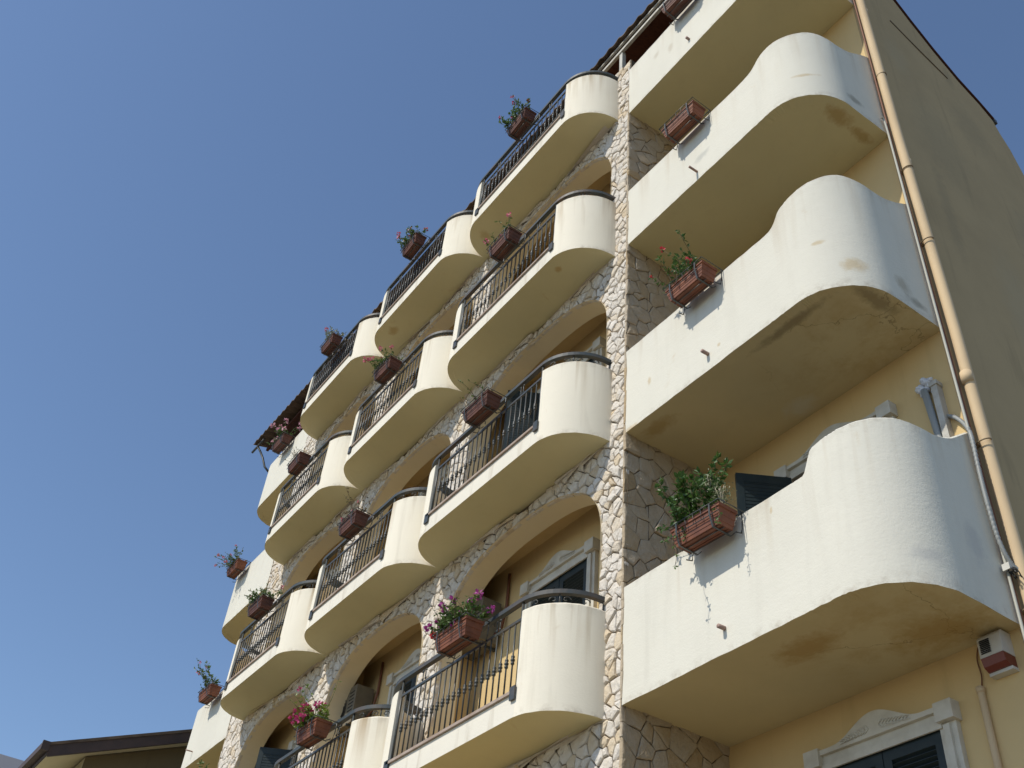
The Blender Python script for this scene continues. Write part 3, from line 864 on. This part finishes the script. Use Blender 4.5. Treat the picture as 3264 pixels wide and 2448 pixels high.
cable('cable', [(3.062, 1.12, 6.30), (3.066, 1.165, 6.22), (3.066, 1.17, 5.4), (3.068, 1.165, 4.2), (3.066, 1.168, 3.2), (3.068, 1.165, 2.2), (3.066, 1.17, 1.2), (3.066, 1.18, 0.5), (3.066, 1.17, -0.4), (3.068, 1.19, -3)], 0.0125, M['cable'], 'thin white cable running down beside the cream drainpipe')
cable('cable', [(3.058, 1.215, 10.9), (3.06, 1.22, 8), (3.058, 1.21, 5), (3.06, 1.215, 2), (3.058, 1.21, -1), (3.06, 1.21, -3)], 0.011, M['brown_cable_and_shade'], 'dark brown strip standing in for the shaded gap between the drainpipe and the balcony ends')  # added dark strip: stands in for the shade in the gap beside the pipe
cable('conduit', [(2.86, 1.235, 2.10), (2.95, 1.21, 2.02), (3.03, 1.19, 1.88), (3.085, 1.15, 1.70), (3.09, 1.12, 1.35), (3.09, 1.11, 0.95), (3.09, 1.14, 0.62), (3.11, 1.22, 0.44), (3.2, 1.33, 0.40), (3.24, 1.5, 0.38)], 0.02, M['flex'], 'grey corrugated conduit looping out of the balcony beside the drainpipe', 8, 0.012)
# junction with loose wires
J = empty('junction_clamp', 'small white cable junction with loose wires near the bottom of the drainpipe', 'junction', (3.08, 1.2, 0.42))
m = MB(); m.obox((3.085, 1.17, 0.43), (1, 0, 0), (0, 1, 0), (0, 0, 1), 0.03, 0.035, 0.028)
attach(m.build('box', M['white_plastic']), J)
m = MB()
rg = random.Random(4)
for i in range(6):
    p = Vector((3.09, 1.17, 0.42)); pts = [p]
    for k in range(4): p = p + Vector((rg.uniform(-.01, .03), rg.uniform(-.03, .03), rg.uniform(-.045, .012))); pts.append(p)
    m.tube(pts, 0.005, 5)
attach(m.build('wire', M['grille']), J)

# conduits sealed with foam on the first recess wall
F = empty('foam_sealed_pipe', 'grey pipe with a lump of white foam at its top on the recess wall', 'pipe', (2.74, 1.2, 0.2))
m = MB(); m.tube([(2.80, 1.19, 0.3), (2.78, 1.19, 1.9), (2.74, 1.2, 2.46), (2.735, 1.24, 2.52)], 0.033, 10)
attach(m.build('pipe', M['flex']), F)
m = MB(); rg = random.Random(2)
for i in range(26):
    c = Vector((2.735 + rg.uniform(-.055, .065), 1.225 + rg.uniform(-.02, .02), 2.52 + rg.uniform(-.10, .09))); r = rg.uniform(0.02, 0.038)
    vs = []; fs = []
    for a in range(5):
        th = math.pi * a / 4
        for b in range(7):
            ph = 2 * math.pi * b / 7; q = r * rg.uniform(.85, 1.15)
            vs.append(c + Vector((q * math.sin(th) * math.cos(ph), q * math.sin(th) * math.sin(ph), q * math.cos(th))))
    for a in range(4):
        for b in range(7): fs.append((a * 7 + b, a * 7 + (b + 1) % 7, (a + 1) * 7 + (b + 1) % 7, (a + 1) * 7 + b))
    m.add(vs, fs, 0, True)
attach(m.build('foam', M['foam']), F)
m = MB(); m.box(2.825, 2.885, 1.17, D, 0.25, 2.44); m.box(2.815, 2.895, 1.16, D, 2.43, 2.475)
tag(m.build('cable_trunking', M['paintmetal']), 'pale square cable trunking standing beside the foam sealed pipe', 'trunking')

# alarm siren under the lowest right balcony
A = empty('alarm_siren', 'white alarm siren with red lens under the lowest right balcony', 'alarm', (2.82, 1.2, -0.3))
m = MB()
pro = [(1.25, -0.02), (1.14, -0.02), (1.115, -0.05), (1.11, -0.20), (1.25, -0.20)]
m.prism_x(pro, 2.725, 2.915)
attach(m.build('housing', M['white_plastic']), A)
m = MB(); m.prism_x([(1.25, -0.203), (1.108, -0.203), (1.125, -0.265), (1.165, -0.29), (1.25, -0.29)], 2.728, 2.912)
attach(m.build('lens', M['red_plastic']), A)
m = MB(); m.box(2.724, 2.916, 1.18, 1.25, -0.315, -0.2905)
attach(m.build('base_plate', M['white_plastic']), A)
m = MB()
for i in range(8): m.box(2.745, 2.825, 1.102, 1.112, -0.075 - i * 0.014, -0.069 - i * 0.014)
attach(m.build('grille', M['grille']), A)
m = MB(); m.tube([(2.60, 1.225, -3.2), (2.60, 1.225, -0.40), (2.605, 1.225, -0.335)], 0.027, 10); m.tube([(2.60, 1.225, -0.38), (2.60, 1.225, -0.335)], 0.032, 10)
tag(m.build('wall_conduit', M['pipe']), 'cream conduit on the wall below the alarm siren', 'conduit')
cable('siren_wire', [(2.605, 1.235, -0.34), (2.625, 1.238, -0.25), (2.62, 1.238, -0.12), (2.66, 1.23, -0.03), (2.74, 1.2, -0.022)], 0.005, M['brown_cable_and_shade'], 'thin dark wire linking the alarm siren to the conduit')

# air conditioners in the loggias
def aircon(x, z, label):
    a = empty('air_conditioner', label, 'air conditioner', (x, 0.45, z), 'air conditioners in the loggias')
    m = MB(); m.box(x - 0.36, x + 0.36, 0.29, 0.56, z, z + 0.56)
    attach(m.build('casing', M['casing']), a)
    m = MB()
    for k in range(1, 7): m.tube([(x - 0.1 + 0.034 * k * math.cos(t), 0.284, z + 0.28 + 0.034 * k * math.sin(t)) for t in [2 * math.pi * i / 20 for i in range(21)]], 0.005, 4)
    attach(m.build('fan_grille', M['grille']), a)
    m = MB()
    for i in range(8): m.box(x + 0.17, x + 0.31, 0.286, 0.292, z + 0.08 + i * 0.055, z + 0.095 + i * 0.055)
    attach(m.build('vent', M['grille']), a)
    for s in (-1, 1):
        m = MB(); m.box(x + s * 0.25 - 0.015, x + s * 0.25 + 0.015, 0.27, 0.6, z - 0.03, z)
        attach(m.build('bracket', M['iron']), a)
    m = MB(); m.tube([(x + 0.36, 0.5, z + 0.12), (x + 0.44, 0.54, z + 0.2), (x + 0.46, 0.57, z + 0.5), (x + 0.46, 0.57, z + 0.95)], 0.02, 7)
    attach(m.build('hose', M['brown_cable_and_shade']), a)
aircon(-3.42, zM[1] + 2.02, 'air conditioner high in the lowest loggia nearest the stone corner pier')
aircon(-6.64, zM[1] + 2.02, 'air conditioner high in the lowest middle loggia')

# ------------------------------------------------------------------ planters
def leaf(mb, p, d, L, wd, rng, mi):
    d = Vector(d).normalized(); s = d.cross(Vector((rng.uniform(-1, 1), rng.uniform(-1, 1), rng.uniform(-1, 1)))).normalized(); nrm = d.cross(s)
    a = p; b = p + d * L * 0.5 + s * wd * 0.5 + nrm * L * 0.06; c = p + d * L - nrm * L * 0.08; e = p + d * L * 0.5 - s * wd * 0.5 + nrm * L * 0.06
    mb.add([a, b, c, e], [(0, 1, 2), (0, 2, 3)], mi)
def bloom(mb, p, r, rng, n=14):
    for i in range(n):
        d = Vector((rng.gauss(0, 1), rng.gauss(0, 1), rng.gauss(0.2, 1))).normalized()
        leaf(mb, p + d * r * 0.25, d, r * rng.uniform(.7, 1.05), r * rng.uniform(.6, .95), rng, 0)
def grow(x, y, z, wd, spec, rng):
    spec = [(int(n * 1.25 + .5), (a[0] * 1.15, a[1] * 1.2), b, int(c * 1.35), d * 1.2, e, f, g * 1.3) for (n, a, b, c, d, e, f, g) in spec]
    fol = MB(); flo = MB()
    for (n, ln, lean, nl, lf, fl, out, fr) in spec:
        # n stems, length range, spread, leaves per stem, leaf length, bloom chance, outward pull, bloom radius
        for i in range(n):
            p = Vector((x + rng.uniform(-.5, .5) * wd, y + rng.uniform(-.05, .05), z))
            L = rng.uniform(*ln); d = Vector((rng.gauss(0, lean), rng.gauss(-out, lean), 1)).normalized()
            pts = [p.copy()]; k = 5
            for q in range(k):
                d = (d + Vector((rng.gauss(0, .16), rng.gauss(-out * .12, .16), rng.gauss(-0.05 - 0.08 * out, .1)))).normalized()
                p = p + d * L / k; pts.append(p.copy())
            fol.tube(pts, [0.005 - 0.0006 * q for q in range(k + 1)], 4, 1, True)
            for q in range(nl):
                t = rng.uniform(0.12, 1.0) * k; a = min(int(t), k - 1); pp = pts[a].lerp(pts[a + 1], t - a)
                dd = Vector((rng.gauss(0, 1), rng.gauss(0, 1), rng.gauss(0.35, .7)))
                leaf(fol, pp, dd, lf * rng.uniform(.6, 1.25), lf * rng.uniform(.35, .6), rng, 0)
            if rng.random() < fl: bloom(flo, pts[-1] + Vector((0, 0, .01)), fr * rng.uniform(.55, 1.2), rng)
    return fol, flo
def planter(x, yw, z, label, leafk='mid', stemk='green', petal=None, spec=(), seed=0, box='terracotta', wd=0.58, gname='planters hung on the railings', hook=0.03):
    """x centre, yw the plane it hangs on, z its rim height"""
    rng = random.Random(seed)
    P = empty('planter', label, 'planter', (x, yw - 0.15, z - 0.22), gname)
    y0, y1 = yw - 0.275, yw - 0.07                       # front and back of the trough
    hw = wd / 2 - 0.025
    m = MB()
    def ring(i, zz): return [(x - hw + i, y0 + i * .7, zz), (x + hw - i, y0 + i * .7, zz), (x + hw - i, y1 - i * .5, zz), (x - hw + i, y1 - i * .5, zz)]
    rings = [ring(0.035, z - 0.195), ring(0.028, z - 0.165), ring(0.022, z - 0.162), ring(0.016, z - 0.11), ring(0.010, z - 0.107), ring(0.004, z - 0.045), ring(-0.010, z - 0.043), ring(-0.010, z - 0.01), ring(0.006, z - 0.01), ring(0.012, z - 0.05)]
    v = [q for r in rings for q in r]
    f = [(i * 4 + k, i * 4 + (k + 1) % 4, (i + 1) * 4 + (k + 1) % 4, (i + 1) * 4 + k) for i in range(len(rings) - 1) for k in range(4)]
    m.add(v, f + [(3, 2, 1, 0)])
    n4 = (len(rings) - 1) * 4
    m.add([v[n4 + k] for k in range(4)], [(0, 1, 2, 3)], 1)
    for k in (0.25, 0.5, 0.75):                            # ribs under the trough
        yy = y0 + (y1 - y0) * k; m.box(x - hw + .05, x + hw - .05, yy - .012, yy + .012, z - 0.2015, z - 0.1951)
    attach(m.build('trough', [M[box], M['soil']]), P)
    m = MB(); r = 0.006
    xa, xb = x - wd / 2, x + wd / 2; yf = yw - 0.30
    m.tube([(xa, yw - .0, z), (xa, yf, z), (xb, yf, z), (xb, yw - .0, z), ], r, 5)
    m.tube([(xa, yw - .01, z + 0.0), (xb, yw - .01, z + 0.0)], r, 5)
    m.tube([(xa + .02, yf + .01, z - .10), (xb - .02, yf + .01, z - .10)], r * .8, 5)
    for q in (0.18, 0.82):
        xx = xa + wd * q
        m.flat([(xx, yf, z + .004), (xx, yf, z - .10), (xx, yf + .03, z - .21), (xx, yw - .06, z - .213), (xx, yw - .012, z - .16)], 0.017, 0.006)
    for q in (0.03, 0.97):
        xx = xa + wd * q
        m.tube([(xx, yw + hook + .03, z - .02), (xx, yw + hook + .03, z + .018), (xx, yw + hook, z + .026), (xx, yw - .01, z + .012), (xx, yw - .012, z - .12), (xx, yw - .03, z - .215), (xx, yw - .10, z - .235)], r, 5)
    for q in (0.35, 0.5, 0.65):
        xx = xa + wd * q; m.tube([(xx, yf, z), (xx + .01, yf - .004, z - .05), (xx, yf + .008, z - .1)], r * .6, 4)
    for q in (0.3, 0.7):
        yy = yf + .05 + .2 * q; m.tube([(xa + .06, yy, z - .208), (xb - .06, yy, z - .208)], r * .8, 4)
    attach(m.build('rack', M['iron']), P)
    if spec:
        fol, flo = grow(x, (y0 + y1) / 2, z - 0.05, wd - 0.14, spec, rng)
        pl = attach(fol.build('plant', [LEAF[leafk], STEM[stemk]], fix=False), P)
        if petal and flo.v:
            o = flo.build('blossom', PETAL[petal], fix=False); o.parent = pl
            o.matrix_parent_inverse = Matrix.Identity(4)
    P.rotation_euler = (rng.uniform(-.03, .02), rng.uniform(-.015, .015), rng.uniform(-.035, .035))
    return P
YM = -0.60
# middle bays: (column, level) -> x
T = 'terracotta'; DT = 'dark_terracotta'
planter(-1.66, YM, zM[1] + 1.16, 'planter crowded with purple petunias on the lowest railing', 'mid', 'brown', 'magenta',
        [(40, (.14, .27), .46, 24, .045, .36, .28, .040), (7, (.25, .42), .55, 3, .04, .0, .3, .03)], 11, T, 0.64)
RB = MB(); rng = random.Random(9)
for q in range(3): bloom(RB, Vector((-2.04 + rng.uniform(-.02, .02), -0.86 + rng.uniform(-.02, .02), zM[1] + 1.22 + rng.uniform(-.02, .03))), .042, rng)
RB.tube([(-1.9, -0.78, zM[1] + 1.12), (-1.98, -0.84, zM[1] + 1.2), (-2.04, -0.86, zM[1] + 1.22)], 0.004, 4, 1)
tag(RB.build('geranium', [PETAL['red'], STEM['green']], fix=False), 'single red geranium flower leaning out beside the purple petunias', 'flower')
planter(-4.92, YM, zM[1] + 1.18, 'planter with lime leaves, cerise flowers and tall shoots', 'lime', 'green', 'cerise',
        [(30, (.14, .28), .48, 20, .05, .45, .4, .042), (5, (.42, .6), .22, 9, .045, .2, .1, .035)], 12, T)
planter(-1.80, YM, zM[2] + 1.12, 'planter of bare twigs with a few leaves, one storey above the purple petunias', 'mid', 'brown', None,
        [(20, (.12, .24), .5, 1, .035, 0, .2, .03), (2, (.28, .4), .4, 10, .035, 0, .5, .03)], 13, DT)
planter(-5.09, YM, zM[2] + 1.13, 'planter of sparse reddish stems, middle column of railings', 'dry', 'brown', 'pink',
        [(16, (.10, .24), .5, 9, .04, .25, .4, .028), (3, (.3, .42), .5, 10, .035, .4, .6, .03)], 14, DT)
planter(-8.24, YM, zM[2] + 1.16, 'bushy planter with few pink flowers, lowest planter of the far railing column', 'mid', 'green', 'pink',
        [(22, (.14, .3), .42, 16, .045, .16, .3, .03)], 15, DT)
planter(-1.77, YM, zM[3] + 1.10, 'planter with thin pink flowers on the third railing beside the stone pier', 'mid', 'green', 'pink',
        [(6, (.16, .3), .4, 10, .045, .5, .5, .032), (6, (.1, .16), .4, 6, .04, 0, .2, .03)], 16, DT)
planter(-5.08, YM, zM[3] + 1.06, 'leafy planter with pink geraniums, third railing of the middle column', 'mid', 'green', 'pink',
        [(20, (.12, .24), .42, 15, .05, .05, .35, .03), (4, (.28, .38), .3, 8, .045, 1, .55, .045)], 17, DT)
planter(-8.26, YM, zM[3] + 1.05, 'planter of dry pale grass spikes', 'dry', 'straw', None,
        [(26, (.16, .34), .5, 1, .03, 0, .3, .03)], 18, DT)
planter(-1.74, YM, zM[4] + 0.98, 'planter with red flowers on the highest railing, against the sky', 'mid', 'green', 'red',
        [(20, (.16, .32), .42, 16, .05, .2, .45, .032), (5, (.1, .2), .5, 14, .045, 0, .8, .03)], 19, DT)
planter(-5.09, YM, zM[4] + 1.09, 'bushy planter with pink geraniums against the sky, top of the middle column', 'mid', 'green', 'pink',
        [(26, (.14, .28), .42, 17, .05, .1, .4, .035), (4, (.26, .36), .35, 6, .04, 1, .3, .042)], 20, DT)
planter(-8.27, YM, zM[4] + 1.02, 'planter with one pink flower above narrow grey leaves against the sky', 'grey', 'green', 'pink',
        [(16, (.16, .32), .28, 18, .045, .0, .15, .03), (1, (.4, .42), .1, 8, .045, 1, .1, .05)], 21, DT)
G2 = 'planters hung on the solid parapets'
planter(1.27, 0.0, zR[1] + 1.19, 'terracotta planter with dark green shrub and grey herbs on the lowest right parapet', 'dark', 'brown', None,
        [(11, (.30, .55), .20, 52, .054, 0, .10, .03), (5, (.12, .3), .6, 14, .05, 0, .6, .03)], 31, T, 0.62, G2, 0.06)
planter(1.26, 0.0, zR[2] + 1.205, 'terracotta planter with an open green bush and scattered red flowers', 'dark', 'brown', 'red',
        [(9, (.26, .55), .28, 24, .045, .30, .25, .032), (6, (.12, .25), .5, 12, .045, .1, .7, .03)], 32, T, 0.60, G2, 0.06)
planter(1.26, 0.0, zR[3] + 1.10, 'empty terracotta planter on the third right parapet', spec=(), seed=33, wd=0.60, gname=G2, hook=0.06)
planter(1.30, 0.0, zR[4] + 1.18, 'empty planter at the very top beside the tiled eave', spec=(), seed=34, box=DT, wd=0.60, gname=G2, hook=0.06)
planter(-11.80, 0.0, zL[4] + 1.20, 'planter of pink geraniums on the far top parapet under the corrugated eave', 'mid', 'green', 'pale',
        [(26, (.12, .28), .4, 16, .05, .2, .4, .042), (5, (.26, .4), .3, 8, .045, 1, .3, .045)], 35, DT, 0.64, G2, 0.06)
planter(-12.40, 0.0, zL[3] + 1.21, 'planter with small trailing pink flowers on the far left parapet', 'mid', 'brown', 'pink',
        [(12, (.2, .42), .4, 20, .045, .4, .35, .03), (7, (.25, .45), .5, 10, .04, .5, 1.5, .028)], 36, T, 0.60, G2, 0.06)
planter(-11.74, 0.0, zL[2] + 1.19, 'planter of tall sparse leafy stems on the lowest visible far left parapet', 'mid', 'brown', 'pink',
        [(9, (.28, .52), .34, 12, .055, .3, .35, .03), (10, (.1, .18), .4, 8, .045, .1, .2, .025)], 37, T, 0.60, G2, 0.06)
planter(-10.95, 0.0, zL[1] + 1.19, 'planter whose pointed leaves just reach above the bottom picture edge', 'mid', 'green', None,
        [(11, (.9, 1.35), .07, 60, .06, 0, .05, .03)], 38, T, 0.60, G2, 0.06)
# grey herb sharing the lowest right planter
hb = MB(); rng = random.Random(77)
for (dx, L, nn) in ((0.13, .46, 420), (0.24, .27, 240)):
    base = Vector((1.27 + dx, -0.17, zR[1] + 1.13))
    for i in range(9):
        p = base.copy(); d = Vector((rng.gauss(0, .10), rng.gauss(-.02, .10), 1)).normalized(); pts = [p.copy()]
        for q in range(4): p = p + d * L / 4 * rng.uniform(.7, 1.1); d = (d + Vector((rng.gauss(0, .12), rng.gauss(0, .12), 0))).normalized(); pts.append(p.copy())
        hb.tube(pts, 0.003, 4, 1)
        for q in range(nn // 9):
            t = 1 - abs(rng.gauss(0, .28)); t = max(.05, min(.999, t)) * 4; a = int(t); pp = pts[a].lerp(pts[min(a + 1, 4)], t - a) + Vector((rng.gauss(0, .035), rng.gauss(0, .035), rng.gauss(0, .03)))
            leaf(hb, pp, (rng.gauss(0, 1), rng.gauss(0, 1), rng.gauss(.4, .8)), .026, .013, rng, 0)
tag(hb.build('herb', [LEAF['grey'], STEM['straw']], fix=False), 'pale grey green herb growing in the lowest right planter', 'plant')
# trailing stems below that planter
tr = MB(); rng = random.Random(5)
for (xx, L) in ((1.05, .42), (1.16, .16), (1.52, .22)):
    p = Vector((xx, -0.29, zR[1] + 1.16)); pts = [p.copy()]
    for q in range(8): p = p + Vector((rng.gauss(0.004, .014), rng.gauss(0, .008), -L / 8)); pts.append(p.copy())
    tr.tube(pts, 0.0028, 4, 1)
    for q in pts[2::2]:
        for k in range(3): leaf(tr, q, (rng.gauss(0, 1), rng.gauss(0, 1), rng.gauss(-.2, .6)), .035, .02, rng, 0)
tag(tr.build('trailing_plant', [LEAF['mid'], STEM['brown']], fix=False), 'thin trailing stems hanging from the lowest right planter', 'plant')

# ------------------------------------------------------------------ neighbouring houses
H = empty('neighbour_house', 'brown house with overhanging gabled roof beyond the far end', 'house', (-21, 2.6, GROUND))
ev = (-1.95, 3.64); sl = 0.42; ridge_y = 4.2
rz = ev[1] + (ridge_y - ev[0]) * sl
m = MB()
wallp = [(-1.2, GROUND), (6.6, GROUND), (9.6 - 0.0, GROUND), (9.6, 3.5), (ridge_y, rz - 0.28), (-1.2, ev[1] + 0.75 * sl - 0.28)]
m.prism_x([wallp[0], wallp[2], wallp[3], wallp[4], wallp[5]], -28, -15.34)
attach(m.build('wall', M['housewall']), H)
m = MB()
m.prism_x([(-1.206, GROUND), (-1.17, GROUND), (-1.17, ev[1] + .75 * sl - .3), (-1.206, ev[1] + .75 * sl - .3)], -28, -15.345)
m.prism_x([(ev[0], ev[1] - 0.20), (ridge_y, rz - 0.20), (ridge_y, rz - 0.26), (ev[0], ev[1] - 0.26)], -28.4, -15.06)
attach(m.build('eave_lining', M['housetrim']), H)
m = MB()
ridge = [(ev[0] - 0.06, ev[1] - 0.02), (ridge_y, rz), (2 * ridge_y - ev[0], ev[1]), (2 * ridge_y - ev[0], ev[1] - .06), (ridge_y, rz - 0.06), (ev[0] - 0.06, ev[1] - 0.08)]
m.prism_x(ridge, -28.6, -14.98)
rf2 = attach(m.build('roof', M['tile']), H)
m = MB(); m.prism_x([(ev[0], ev[1] - 0.03), (ridge_y, rz - 0.03), (ridge_y, rz - 0.26), (ev[0], ev[1] - 0.28)], -15.06, -15.0)
m.prism_x([(ev[0] - 0.03, ev[1] - 0.03), (ev[0], ev[1] - 0.03), (ev[0], ev[1] - 0.25), (ev[0] - 0.03, ev[1] - 0.25)], -28.5, -15.0)
attach(m.build('fascia', M['fascia']), H)
m = MB(); m.box(-28.5, -15.02, ev[0] - 0.17, ev[0] - 0.03, ev[1] - 0.17, ev[1] - 0.03); m.box(-15.02, -14.95, ev[0] - 0.18, ev[0] - 0.03, ev[1] - 0.2, ev[1] - 0.02)
attach(m.build('gutter', M['fascia']), H)
for (xx, zz) in ((-18, 0.2), (-22, 0.2), (-26, 0.2), (-18, -3.2), (-22, -3.2)):
    m = MB(); m.box(xx - .6, xx + .6, -1.25, -1.2, zz, zz + 1.4)
    wn = attach(m.build('window', M['frame']), H)
    m = MB(); m.box(xx - .5, xx + .5, -1.262, -1.251, zz + .1, zz + 1.3)
    o = m.build('pane', M['glass']); o.parent = wn; o.matrix_parent_inverse = Matrix.Identity(4)
H2 = empty('distant_house', 'plain grey flat roofed house behind the gabled house', 'house', (-40, 0, GROUND))
m = MB(); m.box(-46, -34, -8, 8, GROUND, 9.5)
attach(m.build('wall', M['farwall']), H2)
for yy in (-5, 5):
    for zz in (-2, 2, 6):
        m = MB(); m.box(-34, -33.96, yy - .6, yy + .6, zz, zz + 1.5)
        wn = attach(m.build('window', M['frame']), H2)
        m = MB(); m.box(-33.97, -33.95, yy - .5, yy + .5, zz + .1, zz + 1.4)
        o = m.build('pane', M['glass']); o.parent = wn; o.matrix_parent_inverse = Matrix.Identity(4)
